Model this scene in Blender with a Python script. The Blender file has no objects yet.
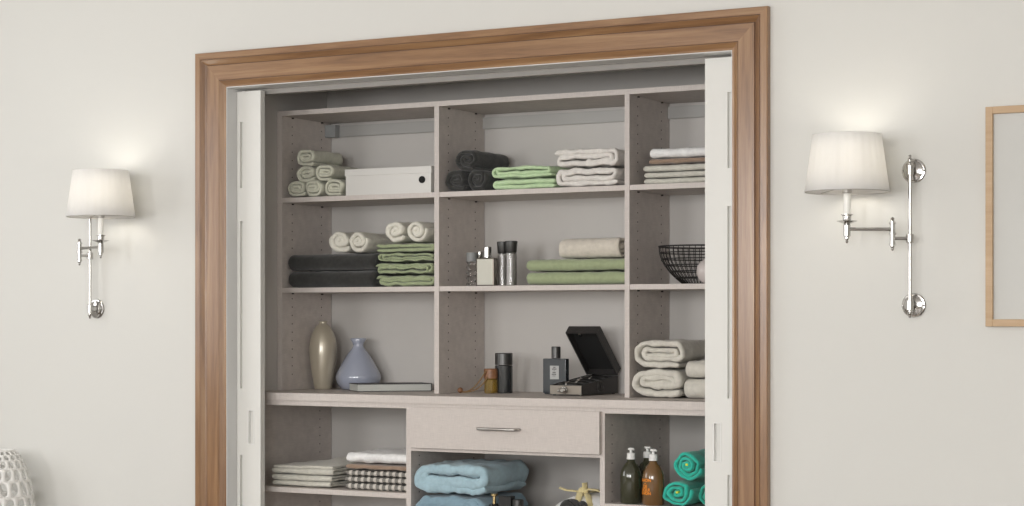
import bpy, bmesh, math, random
from mathutils import Vector, Matrix, noise
PI = math.pi
C = bpy.context.scene.collection

# ------------------------------------------------------------------ camera model (image 1024 x 506)
FPX = 1937.0; TH = math.atan(1068 / 1937.0); Z0 = 6.457; CH = 1.35
CAM = Vector((Z0 * math.sin(TH), -Z0 * math.cos(TH), CH))
def at(px, py, Y):
    a = (px - 512) / FPX
    d = Vector((-math.sin(TH) + math.cos(TH) * a, math.cos(TH) + math.sin(TH) * a, (322 - py) / FPX))
    return CAM + d * ((Y - CAM.y) / d.y)
def X(px, Y): return at(px, 300, Y).x

# ------------------------------------------------------------------ materials
def new_mat(name):
    m = bpy.data.materials.new(name); m.use_nodes = True
    nt = m.node_tree; b = nt.nodes['Principled BSDF']
    return m, nt, b
def setp(b, **k):
    for n, v in k.items():
        n = n.replace('_', ' ')
        if n in b.inputs: b.inputs[n].default_value = v
def plain(name, col, rough=.5, metal=0, bump=0, bscale=200, var=0, vscale=8, **k):
    m, nt, b = new_mat(name)
    setp(b, Base_Color=(*col, 1), Roughness=rough, Metallic=metal, **k)
    tc = nt.nodes.new('ShaderNodeTexCoord')
    if bump:
        n = nt.nodes.new('ShaderNodeTexNoise'); n.inputs['Scale'].default_value = bscale; n.inputs['Detail'].default_value = 3
        nt.links.new(tc.outputs['Object'], n.inputs['Vector'])
        bp = nt.nodes.new('ShaderNodeBump'); bp.inputs['Strength'].default_value = bump; bp.inputs['Distance'].default_value = .002
        nt.links.new(n.outputs['Fac'], bp.inputs['Height']); nt.links.new(bp.outputs['Normal'], b.inputs['Normal'])
    if var:
        n = nt.nodes.new('ShaderNodeTexNoise'); n.inputs['Scale'].default_value = vscale; n.inputs['Detail'].default_value = 4
        nt.links.new(tc.outputs['Object'], n.inputs['Vector'])
        r = nt.nodes.new('ShaderNodeValToRGB')
        r.color_ramp.elements[0].position = .3; r.color_ramp.elements[1].position = .7
        r.color_ramp.elements[0].color = (*[c * (1 - var) for c in col], 1)
        r.color_ramp.elements[1].color = (*[min(1, c * (1 + var)) for c in col], 1)
        nt.links.new(n.outputs['Fac'], r.inputs['Fac']); nt.links.new(r.outputs['Color'], b.inputs['Base Color'])
    return m
def cloth(name, col, bscale=350, bump=.5, var=.08):
    m = plain(name, col, .95, 0, bump, bscale, var, 60)
    b = m.node_tree.nodes['Principled BSDF']
    setp(b, Sheen_Weight=.25, Sheen_Roughness=.6)
    if 'Specular IOR Level' in b.inputs: b.inputs['Specular IOR Level'].default_value = .15
    return m
def laminate(name, col):
    m, nt, b = new_mat(name); setp(b, Roughness=.55)
    tc = nt.nodes.new('ShaderNodeTexCoord'); last = None
    for sc in ((30, 30, 700), (700, 30, 30)):
        mp = nt.nodes.new('ShaderNodeMapping'); mp.inputs['Scale'].default_value = sc
        n = nt.nodes.new('ShaderNodeTexNoise'); n.inputs['Scale'].default_value = 1; n.inputs['Detail'].default_value = 2
        nt.links.new(tc.outputs['Object'], mp.inputs['Vector']); nt.links.new(mp.outputs['Vector'], n.inputs['Vector'])
        if last is None: last = n.outputs['Fac']
        else:
            a = nt.nodes.new('ShaderNodeMath'); a.operation = 'ADD'
            nt.links.new(last, a.inputs[0]); nt.links.new(n.outputs['Fac'], a.inputs[1]); last = a.outputs[0]
    r = nt.nodes.new('ShaderNodeValToRGB')
    h = nt.nodes.new('ShaderNodeMath'); h.operation = 'MULTIPLY'; h.inputs[1].default_value = .5
    nt.links.new(last, h.inputs[0])
    r.color_ramp.elements[0].position = .3; r.color_ramp.elements[1].position = .7
    r.color_ramp.elements[0].color = (*[c * .86 for c in col], 1); r.color_ramp.elements[1].color = (*[c * 1.1 for c in col], 1)
    nt.links.new(h.outputs[0], r.inputs['Fac']); nt.links.new(r.outputs['Color'], b.inputs['Base Color'])
    return m
def wood(name, cols, rough=.42, scale=(1.2, 26, 26)):
    m, nt, b = new_mat(name); setp(b, Roughness=rough)
    tc = nt.nodes.new('ShaderNodeTexCoord')
    mp = nt.nodes.new('ShaderNodeMapping'); mp.inputs['Scale'].default_value = scale
    n = nt.nodes.new('ShaderNodeTexNoise'); n.inputs['Scale'].default_value = 1.4; n.inputs['Detail'].default_value = 6; n.inputs['Distortion'].default_value = 1.1
    nt.links.new(tc.outputs['Object'], mp.inputs['Vector']); nt.links.new(mp.outputs['Vector'], n.inputs['Vector'])
    mp2 = nt.nodes.new('ShaderNodeMapping'); mp2.inputs['Scale'].default_value = (14, 500, 500)
    n2 = nt.nodes.new('ShaderNodeTexNoise'); n2.inputs['Scale'].default_value = 1; n2.inputs['Detail'].default_value = 2
    nt.links.new(tc.outputs['Object'], mp2.inputs['Vector']); nt.links.new(mp2.outputs['Vector'], n2.inputs['Vector'])
    mx = nt.nodes.new('ShaderNodeMath'); mx.operation = 'MULTIPLY_ADD'; mx.inputs[1].default_value = .28
    nt.links.new(n2.outputs['Fac'], mx.inputs[0]); nt.links.new(n.outputs['Fac'], mx.inputs[2])
    r = nt.nodes.new('ShaderNodeValToRGB')
    e = r.color_ramp.elements
    e[0].position = .4; e[0].color = (*cols[0], 1); e[1].position = .85; e[1].color = (*cols[2], 1)
    q = e.new(.62); q.color = (*cols[1], 1)
    nt.links.new(mx.outputs[0], r.inputs['Fac']); nt.links.new(r.outputs['Color'], b.inputs['Base Color'])
    bp = nt.nodes.new('ShaderNodeBump'); bp.inputs['Strength'].default_value = .12; bp.inputs['Distance'].default_value = .001
    nt.links.new(n2.outputs['Fac'], bp.inputs['Height']); nt.links.new(bp.outputs['Normal'], b.inputs['Normal'])
    return m
def glass(name, col, rough=.03, ior=1.45, alpha_mix=None):
    m, nt, b = new_mat(name)
    setp(b, Base_Color=(*col, 1), Roughness=rough, Transmission_Weight=1.0, IOR=ior)
    return m
def gingham(name):
    m, nt, b = new_mat(name); setp(b, Roughness=.95)
    tc = nt.nodes.new('ShaderNodeTexCoord'); sx = nt.nodes.new('ShaderNodeSeparateXYZ')
    nt.links.new(tc.outputs['Object'], sx.inputs[0]); outs = []
    for ax, per in (('Y', .0265), ('X', .0265)):
        d = nt.nodes.new('ShaderNodeMath'); d.operation = 'DIVIDE'; d.inputs[1].default_value = per
        f = nt.nodes.new('ShaderNodeMath'); f.operation = 'FRACT'
        g = nt.nodes.new('ShaderNodeMath'); g.operation = 'GREATER_THAN'; g.inputs[1].default_value = .56
        nt.links.new(sx.outputs[ax], d.inputs[0]); nt.links.new(d.outputs[0], f.inputs[0]); nt.links.new(f.outputs[0], g.inputs[0])
        outs.append(g.outputs[0])
    a = nt.nodes.new('ShaderNodeMath'); a.operation = 'ADD'
    h = nt.nodes.new('ShaderNodeMath'); h.operation = 'MULTIPLY'; h.inputs[1].default_value = .35
    nt.links.new(outs[1], h.inputs[0]); nt.links.new(outs[0], a.inputs[0]); nt.links.new(h.outputs[0], a.inputs[1])
    r = nt.nodes.new('ShaderNodeValToRGB'); r.color_ramp.elements[0].color = (.02, .019, .018, 1); r.color_ramp.elements[1].color = (.56, .53, .48, 1)
    nt.links.new(a.outputs[0], r.inputs['Fac']); nt.links.new(r.outputs['Color'], b.inputs['Base Color'])
    return m

M = {}
M['wall'] = plain('wall_paint', (.668, .664, .632), .75, bump=.12, bscale=260)
M['closet'] = plain('closet_paint', (.56, .54, .515), .8, bump=.1, bscale=260)
M['ceiling'] = plain('ceiling_paint', (.8, .79, .77), .8)
M['floor'] = wood('floor_oak', ((.16, .13, .11), (.22, .18, .15), (.27, .23, .19)), .4, (1, 10, 10))
M['jamb'] = plain('white_lacquer', (.70, .70, .69), .45, bump=.05)
M['door'] = plain('door_white', (.72, .715, .68), .45, bump=.2, bscale=60)
M['lam'] = laminate('linen_laminate', (.575, .525, .49))
M['casing'] = wood('walnut_casing', ((.150, .072, .031), (.255, .134, .060), (.35, .205, .098)), .30, (1.0, 16, 16))
setp(M['casing'].node_tree.nodes['Principled BSDF'], Coat_Weight=.35, Coat_Roughness=.2)
M['oak'] = wood('light_oak', ((.44, .29, .16), (.49, .335, .195), (.54, .38, .235)), .5)
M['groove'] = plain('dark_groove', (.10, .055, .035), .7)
M['hole'] = plain('hole_shade_stud', (.06, .05, .045), .7)  # dark colour painted as the shade inside pin holes; also the shelf studs
M['rail'] = plain('painted_rail', (.40, .395, .38), .6)
M['track'] = plain('taupe_track', (.30, .285, .265), .6)
M['grey_plastic'] = plain('grey_plastic', (.30, .31, .31), .5)
M['chrome'] = plain('polished_nickel', (.50, .49, .475), .10, 1)
M['steel'] = plain('brushed_nickel', (.50, .48, .46), .28, 1)
M['candle'] = plain('candle_sleeve', (.8, .8, .77), .5)
M['canvas'] = plain('picture_paper', (.60, .60, .575), .8, bump=.1)
M['sage'] = cloth('sage_terry', (.56, .56, .46))
M['cream'] = cloth('cream_terry', (.70, .68, .60))
M['ivory'] = cloth('ivory_terry', (.61, .585, .52))
M['offwhite'] = cloth('offwhite_cotton', (.72, .69, .65))
M['beige'] = cloth('beige_terry', (.60, .555, .48))
M['white'] = cloth('white_cotton', (.80, .80, .79), 120, .2)
M['brown'] = cloth('brown_cotton', (.29, .205, .15), 200, .2)
M['linen'] = cloth('pale_linen', (.57, .555, .49), 150, .2)
M['charcoal'] = cloth('charcoal_terry', (.034, .034, .032), 350, .5, .2)
M['mint'] = cloth('mint_cotton', (.50, .65, .40))
M['olive'] = cloth('olive_green_terry', (.315, .365, .215))
M['blue'] = cloth('light_blue_fleece', (.355, .50, .565))
M['slate'] = cloth('slate_blue_fleece', (.21, .32, .39))
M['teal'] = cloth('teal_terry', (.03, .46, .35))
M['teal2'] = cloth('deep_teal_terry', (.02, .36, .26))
M['mauve'] = cloth('mauve_trim', (.26, .19, .18))
M['gingham'] = gingham('gingham_check')
M['box'] = plain('white_card', (.66, .65, .62), .6)
M['black'] = plain('black_plastic', (.012, .012, .012), .35)
M['pitch'] = plain('black_felt_hole_shade', (.006, .006, .006), .9)  # felt of the case linings; also the painted shade of the finger hole
M['blackmetal'] = plain('black_metal', (.085, .085, .083), .35, .8)
M['wire'] = plain('black_wire', (.012, .011, .010), .45)
M['gold_glaze'] = plain('champagne_glaze', (.50, .45, .355), .33, .3, Coat_Weight=.8, Coat_Roughness=.12)
M['blue_glaze'] = plain('blue_grey_glaze', (.36, .39, .48), .10, Coat_Weight=1.0, Coat_Roughness=.03)
M['pink_glaze'] = plain('pale_glaze', (.55, .50, .48), .15)
M['pages'] = plain('book_pages', (.52, .53, .50), .8)
M['cover'] = plain('black_cover', (.03, .03, .03), .5)
M['clear'] = glass('clear_glass', (.95, .95, .95))
M['silver_body'] = plain('champagne_metal', (.50, .49, .43), .35, .35)
M['silver_side'] = plain('smoked_metal', (.16, .14, .115), .3, .6)
M['amber'] = plain('amber_liquid', (.44, .29, .06), .06, Transmission_Weight=.75, Coat_Weight=.5)
M['cap_wood'] = wood('cap_walnut', ((.15, .06, .025), (.24, .11, .05), (.30, .15, .07)), .4)
M['cordm'] = plain('brown_cord', (.22, .13, .055), .8)
M['smoke'] = plain('smoked_glass', (.025, .027, .028), .08, Coat_Weight=.5)
M['inkblue'] = plain('ink_glass', (.035, .042, .050), .12, Coat_Weight=.4)
M['label'] = plain('silver_label', (.42, .42, .41), .5)
M['ink'] = plain('black_ink', (.02, .02, .02), .7)
M['leather'] = plain('black_grained_leather', (.030, .028, .027), .5, bump=.8, bscale=500)
M['bronze'] = plain('bronze_plate', (.27, .24, .205), .42, .6)
M['soap_dark'] = plain('olive_soap', (.060, .062, .034), .07, Transmission_Weight=.35, Coat_Weight=.6)
M['soap_amber'] = plain('amber_soap', (.24, .125, .045), .07, Transmission_Weight=.35, Coat_Weight=.6)
M['pump'] = plain('white_pump', (.78, .78, .76), .4)
M['orange'] = plain('orange_print', (.85, .26, .01), .6)
M['yellow'] = plain('yellow_tag', (.75, .72, .05), .6)
M['ribbon'] = cloth('cream_ribbon', (.70, .60, .32), 200, .2)
M['brass'] = plain('pale_brass', (.75, .58, .30), .2, 1)
M['ceramic'] = plain('white_ceramic', (.78, .77, .74), .3)

# shade: pleated fabric that lets the bulb's light through
def shade_mat():
    m, nt, b = new_mat('pleated_shade_fabric')
    setp(b, Base_Color=(.84, .84, .85, 1), Roughness=.9)
    tr = nt.nodes.new('ShaderNodeBsdfTranslucent'); tr.inputs['Color'].default_value = (.90, .89, .86, 1)
    mx = nt.nodes.new('ShaderNodeMixShader'); mx.inputs[0].default_value = .5
    out = nt.nodes['Material Output']
    nt.links.new(b.outputs[0], mx.inputs[1]); nt.links.new(tr.outputs[0], mx.inputs[2]); nt.links.new(mx.outputs[0], out.inputs['Surface'])
    return m
M['shade'] = shade_mat()

# ------------------------------------------------------------------ mesh helpers
def add_box(bm, x0, x1, y0, y1, z0, z1, mi=0):
    vs = [bm.verts.new((x, y, z)) for x in (x0, x1) for y in (y0, y1) for z in (z0, z1)]
    for f in ((0, 1, 3, 2), (4, 6, 7, 5), (0, 4, 5, 1), (2, 3, 7, 6), (0, 2, 6, 4), (1, 5, 7, 3)):
        bm.faces.new([vs[i] for i in f]).material_index = mi
def add_lathe(bm, prof, cx=0, cy=0, cz=0, n=32, mi=0, cap=True, axis='Z'):
    rings = []
    def tf(x, y, z):
        if axis == 'Z': return (cx + x, cy + y, cz + z)
        if axis == 'Y': return (cx + x, cy + z, cz + y)
        return (cx + z, cy + x, cz + y)
    for r, z in prof:
        rings.append([bm.verts.new(tf(r * math.cos(2 * PI * i / n), r * math.sin(2 * PI * i / n), z)) for i in range(n)])
    for a, b in zip(rings, rings[1:]):
        for i in range(n):
            bm.faces.new((a[i], a[(i + 1) % n], b[(i + 1) % n], b[i])).material_index = mi
    if cap:
        bm.faces.new(list(reversed(rings[0]))).material_index = mi
        bm.faces.new(rings[-1]).material_index = mi
def add_tube(bm, pts, r, n=8, mi=0, closed=False, flat=1.0):
    pts = [Vector(p) for p in pts]; rings = []; m = len(pts); u = None
    for i, p in enumerate(pts):
        a = pts[(i - 1) % m] if (closed or i > 0) else p
        b = pts[(i + 1) % m] if (closed or i < m - 1) else p
        t = (b - a).normalized()
        if u is None: u = t.cross(Vector((0, 0, 1)) if abs(t.z) < .9 else Vector((0, 1, 0))).normalized()
        u = (u - t * u.dot(t)).normalized(); v = t.cross(u)
        rings.append([bm.verts.new(p + u * r * math.cos(2 * PI * k / n) + v * r * flat * math.sin(2 * PI * k / n)) for k in range(n)])
    pr = list(zip(rings, rings[1:])) + ([(rings[-1], rings[0])] if closed else [])
    for a, b in pr:
        for k in range(n): bm.faces.new((a[k], a[(k + 1) % n], b[(k + 1) % n], b[k])).material_index = mi
    if not closed:
        bm.faces.new(list(reversed(rings[0]))).material_index = mi; bm.faces.new(rings[-1]).material_index = mi
def obj(name, bm, mat, parent=None, smooth=False, bevel=0, loc=None, rot=None):
    bmesh.ops.recalc_face_normals(bm, faces=bm.faces)
    me = bpy.data.meshes.new(name); bm.to_mesh(me); bm.free()
    for m in (mat if isinstance(mat, (list, tuple)) else [mat]): me.materials.append(m)
    if smooth:
        for p in me.polygons: p.use_smooth = True
    o = bpy.data.objects.new(name, me); C.objects.link(o)
    if parent: o.parent = parent
    if loc is not None: o.location = loc
    if rot is not None: o.rotation_euler = rot
    if bevel:
        md = o.modifiers.new('bevel', 'BEVEL'); md.width = bevel; md.segments = 2; md.limit_method = 'ANGLE'; md.angle_limit = .7
    if smooth == 'auto':
        me.set_sharp_from_angle(angle=.42)
    return o
def thing(name, label, cat, loc=(0, 0, 0), rotz=0, group=None):
    o = bpy.data.objects.new(name, None); C.objects.link(o); o.empty_display_size = .05
    o.location = loc; o.rotation_euler = (0, 0, rotz); o['label'] = label; o['category'] = cat
    if group: o['group'] = group
    return o
def tag(o, label, cat, group=None):
    o['label'] = label; o['category'] = cat
    if group: o['group'] = group
    return o
def struct(name, bm, m, parent=None, label=None, **k):
    o = obj(name, bm, m, parent, **k)
    if parent is None: o['kind'] = 'structure'
    if label: o['label'] = label
    return o
def NB(): return bmesh.new()

# ------------------------------------------------------------------ cloth builders
def resample(P, ds):
    out = [P[0].copy()]; acc = 0
    for a, b in zip(P, P[1:]):
        L = (b - a).length
        if L < 1e-9: continue
        d = ds - acc
        while d <= L:
            out.append(a.lerp(b, d / L)); d += ds
        acc = L - (d - ds)
    out.append(P[-1].copy())
    return out
def spiral_path(a, R, turns, pitch, seed, start=-.6, wob=.06, vs=1.0):
    P = []; N = int(40 * turns)
    for i in range(N + 1):
        th = 2 * PI * turns * i / N; ph = start - th
        r = max(R - pitch / 2 - pitch * th / (2 * PI), pitch * .45)
        aa = a * max(.15, 1 - .10 * th / (2 * PI))
        w = 1 + wob * (i / N + .25) * 2 * noise.noise(Vector((math.cos(ph) * 1.6 + seed * 3.1, math.sin(ph) * 1.6, th * .5)))
        c = math.cos(ph); s = math.sin(ph)
        k = max(-1, min(1, c * 6))
        P.append(Vector((aa * k + r * w * c, r * w * s * vs)))
    return P
def serp_path(W, H, n, seed, first=1, wob=.0022, insets=None, tilt=0):
    """n layers, folded over at alternate sides; first=1: the first turn is at x=W"""
    h = H / n; P = []; r = h / 2; rng = random.Random(seed)
    d = first
    for i in range(n):
        z = (i + .5) * h
        e0 = rng.uniform(0, .012) if n > 2 else 0; e1 = rng.uniform(0, .012) if n > 2 else 0
        xa, xb = (r + e0, W - r - e1)
        if d < 0: xa, xb = xb, xa
        K = 14
        for k in range(K + 1):
            x = xa + (xb - xa) * k / K
            if i > 0 and k == 0: x = P[-1].x
            zz = z + wob * (noise.noise(Vector((x * 9 + seed, i * 1.7, seed * 1.3))) + .35 * noise.noise(Vector((x * 26 + seed, i * 3.7, seed * 1.3)))) + tilt * x * (i + .5) / n
            P.append(Vector((x, zz)))
        if i < n - 1:
            for k in range(1, 8):
                t = PI * k / 8
                P.append(Vector((P[(len(P) - k)].x if False else xb + d * r * math.sin(t), z + r - r * math.cos(t) + tilt * xb * (i + 1) / n)))
            P.append(Vector((xb, z + h + tilt * xb * (i + 1) / n)))
        d = -d
    return P
def cloth_mesh(P, th, L, seed, amp=.0016, ds=.005, rings=16, tele=.004, freq=28, Hfit=None, Wfit=None, xc=None):
    P = resample(P, ds); n = len(P)
    N = []
    for i in range(n):
        t = (P[min(i + 1, n - 1)] - P[max(i - 1, 0)])
        t = t.normalized() if t.length > 1e-9 else Vector((1, 0))
        N.append(Vector((-t.y, t.x)))
    ys = [0, .0025, .008] + [L * k / (rings) for k in range(1, rings)] + [L - .008, L - .0025, L]
    sh = {0: .35, 1: .75, len(ys) - 2: .75, len(ys) - 1: .35}
    bm = NB(); V = []
    zs = [p.y for p in P]; xmid = (min(p.x for p in P) + max(p.x for p in P)) / 2
    wx = max(p.x for p in P) - min(p.x for p in P); H = max(zs)
    for i in range(n):
        e = min(i, n - 1 - i) * ds; te = th * min(1, .45 + e / th * .9)
        col = []
        to = tele * (noise.noise(Vector((i * ds * 9, seed * 2.3, 1.7))))
        for j, y in enumerate(ys):
            s = sh.get(j, 1) * te / 2
            yy = y + to * (1 - 2 * y / L)
            row = []
            for sg in (1, -1):
                q = P[i] + N[i] * sg * s
                v = Vector((q.x, yy, q.y))
                d = noise.noise_vector(Vector((v.x * freq + seed, v.y * freq * .8, v.z * freq + seed * .7))) * amp
                d += noise.noise_vector(Vector((v.x * freq * 2.7, v.y * freq * 2.0 + seed, v.z * freq * 2.7))) * amp * .4
                v += d
                row.append(bm.verts.new(v))
            col.append(row)
        V.append(col)
    m = len(ys)
    for i in range(n - 1):
        for j in range(m - 1):
            bm.faces.new((V[i][j][0], V[i + 1][j][0], V[i + 1][j + 1][0], V[i][j + 1][0]))
            bm.faces.new((V[i][j][1], V[i][j + 1][1], V[i + 1][j + 1][1], V[i + 1][j][1]))
        bm.faces.new((V[i][0][0], V[i][0][1], V[i + 1][0][1], V[i + 1][0][0]))
        bm.faces.new((V[i][-1][0], V[i + 1][-1][0], V[i + 1][-1][1], V[i][-1][1]))
    for i in (0, n - 1):
        for j in range(m - 1):
            bm.faces.new((V[i][j][0], V[i][j + 1][0], V[i][j + 1][1], V[i][j][1]))
    # sit exactly on z = 0
    z0 = min(v.co.z for v in bm.verts)
    z1 = max(v.co.z for v in bm.verts); k = Hfit / (z1 - z0) if Hfit else 1
    for v in bm.verts: v.co.z = (v.co.z - z0) * k
    if Wfit:
        xa = min(v.co.x for v in bm.verts); xb = max(v.co.x for v in bm.verts)
        for v in bm.verts: v.co.x = (v.co.x - (xa + xb) / 2) * Wfit / (xb - xa) + xc
    return bm
def roll(name, label, cat, group, xc, yf, z, R, L, mat, seed, turns=2.5, a=0.0, start=-.6, axis='Y', wob=.13, pitch=None, amp=.0030, vs=1.0, yaw=0, th_k=.90, tele=.008, H=None, W=None):
    pitch = pitch or (R * .93 / turns)
    P = spiral_path(a, R, turns, pitch, seed, start, wob, vs)
    bm = cloth_mesh(P, pitch * th_k, L, seed, amp=amp, tele=tele, ds=.0035 if R < .05 else .005, Hfit=H or 2 * R, Wfit=(W or 2 * R * (1.0) + 2 * a), xc=0)
    if axis == 'Y': o = obj(name, bm, mat, smooth=True, loc=(xc, yf, z), rot=(0, 0, yaw))
    else: o = obj(name, bm, mat, smooth=True, loc=(xc, yf, z), rot=(0, 0, -PI / 2 + yaw))
    return tag(o, label, cat, group)
def fold(name, label, cat, group, x0, x1, yf, yb, z, H, n, mat, seed, side=False, first=1, th_k=.95, tilt=0, amp=.0016, wob=.0022, yaw=0):
    if side:
        P = serp_path(x1 - x0, H, n, seed, first, wob=wob, tilt=tilt)
        bm = cloth_mesh(P, H / n * th_k, yb - yf, seed, amp=amp, Hfit=H, Wfit=x1 - x0, xc=(x1 - x0) / 2)
        o = obj(name, bm, mat, smooth=True, loc=(x0, yf, z), rot=(0, 0, yaw))
    else:
        P = serp_path(yb - yf, H, n, seed, first, wob=wob)
        bm = cloth_mesh(P, H / n * th_k, x1 - x0, seed, amp=amp, rings=24, Hfit=H, Wfit=yb - yf, xc=(yb - yf) / 2)
        o = obj(name, bm, mat, smooth=True, loc=(x0, yb, z), rot=(0, 0, -PI / 2 + yaw))
    return tag(o, label, cat, group)

def wrap(label, group, x0, x1, yf, yb, z, H, mat, seed, turns, start, pf):
    R = H / 2
    return roll('folded_towel', label, 'towel', group, (x0 + x1) / 2, yf, z, R, yb - yf, mat, seed, turns=turns, a=(x1 - x0) / 2 - R, start=start, pitch=H * pf, wob=.13, amp=.0048, th_k=.80, H=H, W=x1 - x0)
# ------------------------------------------------------------------ room shell
XL, XR, YB, ZC = -3.3, 4.6, -7.4, 2.8
OL, OR, OT = -1.1814, .7902, 2.2025          # closet opening
CL, CR, CB = -1.2045, .9655, .675             # closet inside
WT = .11
bm = NB()
add_box(bm, XL, OL - .012, 0, WT, 0, ZC); add_box(bm, OR + .012, XR, 0, WT, 0, ZC); add_box(bm, OL - .012, OR + .012, 0, WT, OT + .012, ZC)
struct('wall_back', bm, M['wall'])
bm = NB(); add_box(bm, CL - .1, CL, WT, CB + .1, 0, 2.5); struct('wall_closet_left', bm, M['closet'])
bm = NB(); add_box(bm, CR, CR + .1, WT, CB + .1, 0, 2.5); struct('wall_closet_right', bm, M['closet'])
bm = NB(); add_box(bm, CL, CR, CB, CB + .1, 0, 2.5); struct('wall_closet_back', bm, M['closet'])
bm = NB(); add_box(bm, CL, CR, WT, CB, 2.45, 2.5); struct('ceiling', bm, M['closet'])
bm = NB(); add_box(bm, XL - .1, XR + .1, YB - .1, CB + .1, -.08, 0); struct('floor', bm, M['floor'])
bm = NB(); add_box(bm, XL - .1, XR + .1, YB - .1, 0, ZC, ZC + .1); struct('ceiling', bm, M['ceiling'])
bm = NB(); add_box(bm, XR, XR + .1, YB, 0, 0, ZC); struct('wall_right', bm, M['wall'])
# left wall with one window opening, front wall (behind the camera) with three
bm = NB()
WL = (-3.1, -1.2); ZW = (1.05, 2.6)
add_box(bm, XL - .1, XL, YB, WL[0], 0, ZC); add_box(bm, XL - .1, XL, WL[1], 0, 0, ZC)
add_box(bm, XL - .1, XL, WL[0], WL[1], 0, ZW[0]); add_box(bm, XL - .1, XL, WL[0], WL[1], ZW[1], ZC)
struct('wall_left', bm, M['wall'])
wins = [(-2.4, -1.1), (.2, 1.5), (2.3, 3.6)]
bm = NB(); xs = [XL] + [v for w in wins for v in w] + [XR]
for i in range(0, len(xs), 2): add_box(bm, xs[i], xs[i + 1], YB - .1, YB, 0, ZC)
for w in wins:
    add_box(bm, w[0], w[1], YB - .1, YB, 0, 1.05); add_box(bm, w[0], w[1], YB - .1, YB, 2.6, ZC)
struct('wall_front', bm, M['wall'])
def window(n, x0, x1, y0, y1, z0, z1):
    bm = NB(); t = .05
    if abs(x1 - x0) > abs(y1 - y0):
        add_box(bm, x0, x0 + t, y0, y1, z0, z1); add_box(bm, x1 - t, x1, y0, y1, z0, z1)
        add_box(bm, x0 + t, x1 - t, y0, y1, z0, z0 + t); add_box(bm, x0 + t, x1 - t, y0, y1, z1 - t, z1)
        xm = (x0 + x1) / 2; add_box(bm, xm - .02, xm + .02, y0, y1, z0 + t, z1 - t)
    else:
        add_box(bm, x0, x1, y0, y0 + t, z0, z1); add_box(bm, x0, x1, y1 - t, y1, z0, z1)
        add_box(bm, x0, x1, y0 + t, y1 - t, z0, z0 + t); add_box(bm, x0, x1, y0 + t, y1 - t, z1 - t, z1)
        ym = (y0 + y1) / 2; add_box(bm, x0, x1, ym - .02, ym + .02, z0 + t, z1 - t)
    struct('window_%d' % n, bm, M['jamb'])
for i, w in enumerate(wins): window(i + 1, w[0], w[1], YB - .09, YB - .03, 1.05, 2.6)
window(4, XL - .09, XL - .03, WL[0], WL[1], ZW[0], ZW[1])

# ---- walnut casing: profile (u from the outer edge inwards, depth out of the wall)
CW = .126
prof = [(0, 0), (0, .023), (.0015, .0255), (.0030, .0262), (.0235, .0262), (.0243, .0240), (.0255, .0240), (.0262, .0262), (.0280, .0255),
        (.0340, .0205), (.0400, .0155), (.0440, .0132), (.0450, .0122), (.0470, .0122), (.0478, .0152),
        (.1010, .0152), (.1018, .0132), (.1030, .0132), (.1038, .0152), (.1065, .0142), (.1125, .0095), (.1185, .0050), (.1205, .0042), (.1230, .0042), (CW, .0050), (CW, 0)]
def casing(name, Lin, mitre0, mitre1, loc, rot):
    """local x along the board (inner edge length Lin), local y towards the outer edge, local z out of the wall"""
    bm = NB(); A = []; B = []
    for u, d in prof:
        y = CW - u
        A.append(bm.verts.new((-y if mitre0 else 0, y, d))); B.append(bm.verts.new((Lin + (y if mitre1 else 0), y, d)))
    n = len(prof)
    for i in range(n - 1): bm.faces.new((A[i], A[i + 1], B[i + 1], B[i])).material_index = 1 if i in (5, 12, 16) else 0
    bm.faces.new((A[0], B[0], B[-1], A[-1])); bm.faces.new(A); bm.faces.new(B)
    # dark shadow quirks where the mouldings meet
    o = struct(name, bm, [M['casing'], M['groove']], smooth=False)
    o.location = loc; o.matrix_world = Matrix.Translation(loc) @ rot
    return o
def basis(xa, ya, za):
    m = Matrix((xa, ya, za)).transposed().to_4x4(); return m
Wd = OR - OL
casing('trim_1', Wd, 1, 1, Vector((OL, 0, OT)), basis((1, 0, 0), (0, 0, 1), (0, -1, 0)))
casing('trim_2', OT, 0, 1, Vector((OL, 0, 0)), basis((0, 0, 1), (-1, 0, 0), (0, -1, 0)))
casing('trim_3', OT, 0, 1, Vector((OR, 0, 0)), basis((0, 0, 1), (1, 0, 0), (0, -1, 0)))
# white lining of the opening
j = .0115
bm = NB(); add_box(bm, OL - j, OL + .003, -.003, WT, 0, OT + j); add_box(bm, OL + .003, OL + .012, .088, WT, 0, OT - .004); struct('trim_4', bm, M['jamb'], bevel=.001)
bm = NB(); add_box(bm, OR - .003, OR + j, -.003, WT, 0, OT + j); add_box(bm, OR - .012, OR - .003, .088, WT, 0, OT - .004); struct('trim_5', bm, M['jamb'], bevel=.001)
bm = NB(); add_box(bm, OL + .003, OR - .003, -.003, WT, OT - .003, OT + j)
struct('trim_6', bm, M['jamb'], bevel=.001)
bm = NB(); add_box(bm, OL + .013, OR - .013, .094, WT + .02, OT - .022, OT - .0035); struct('trim_7', bm, M['track'])

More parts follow.
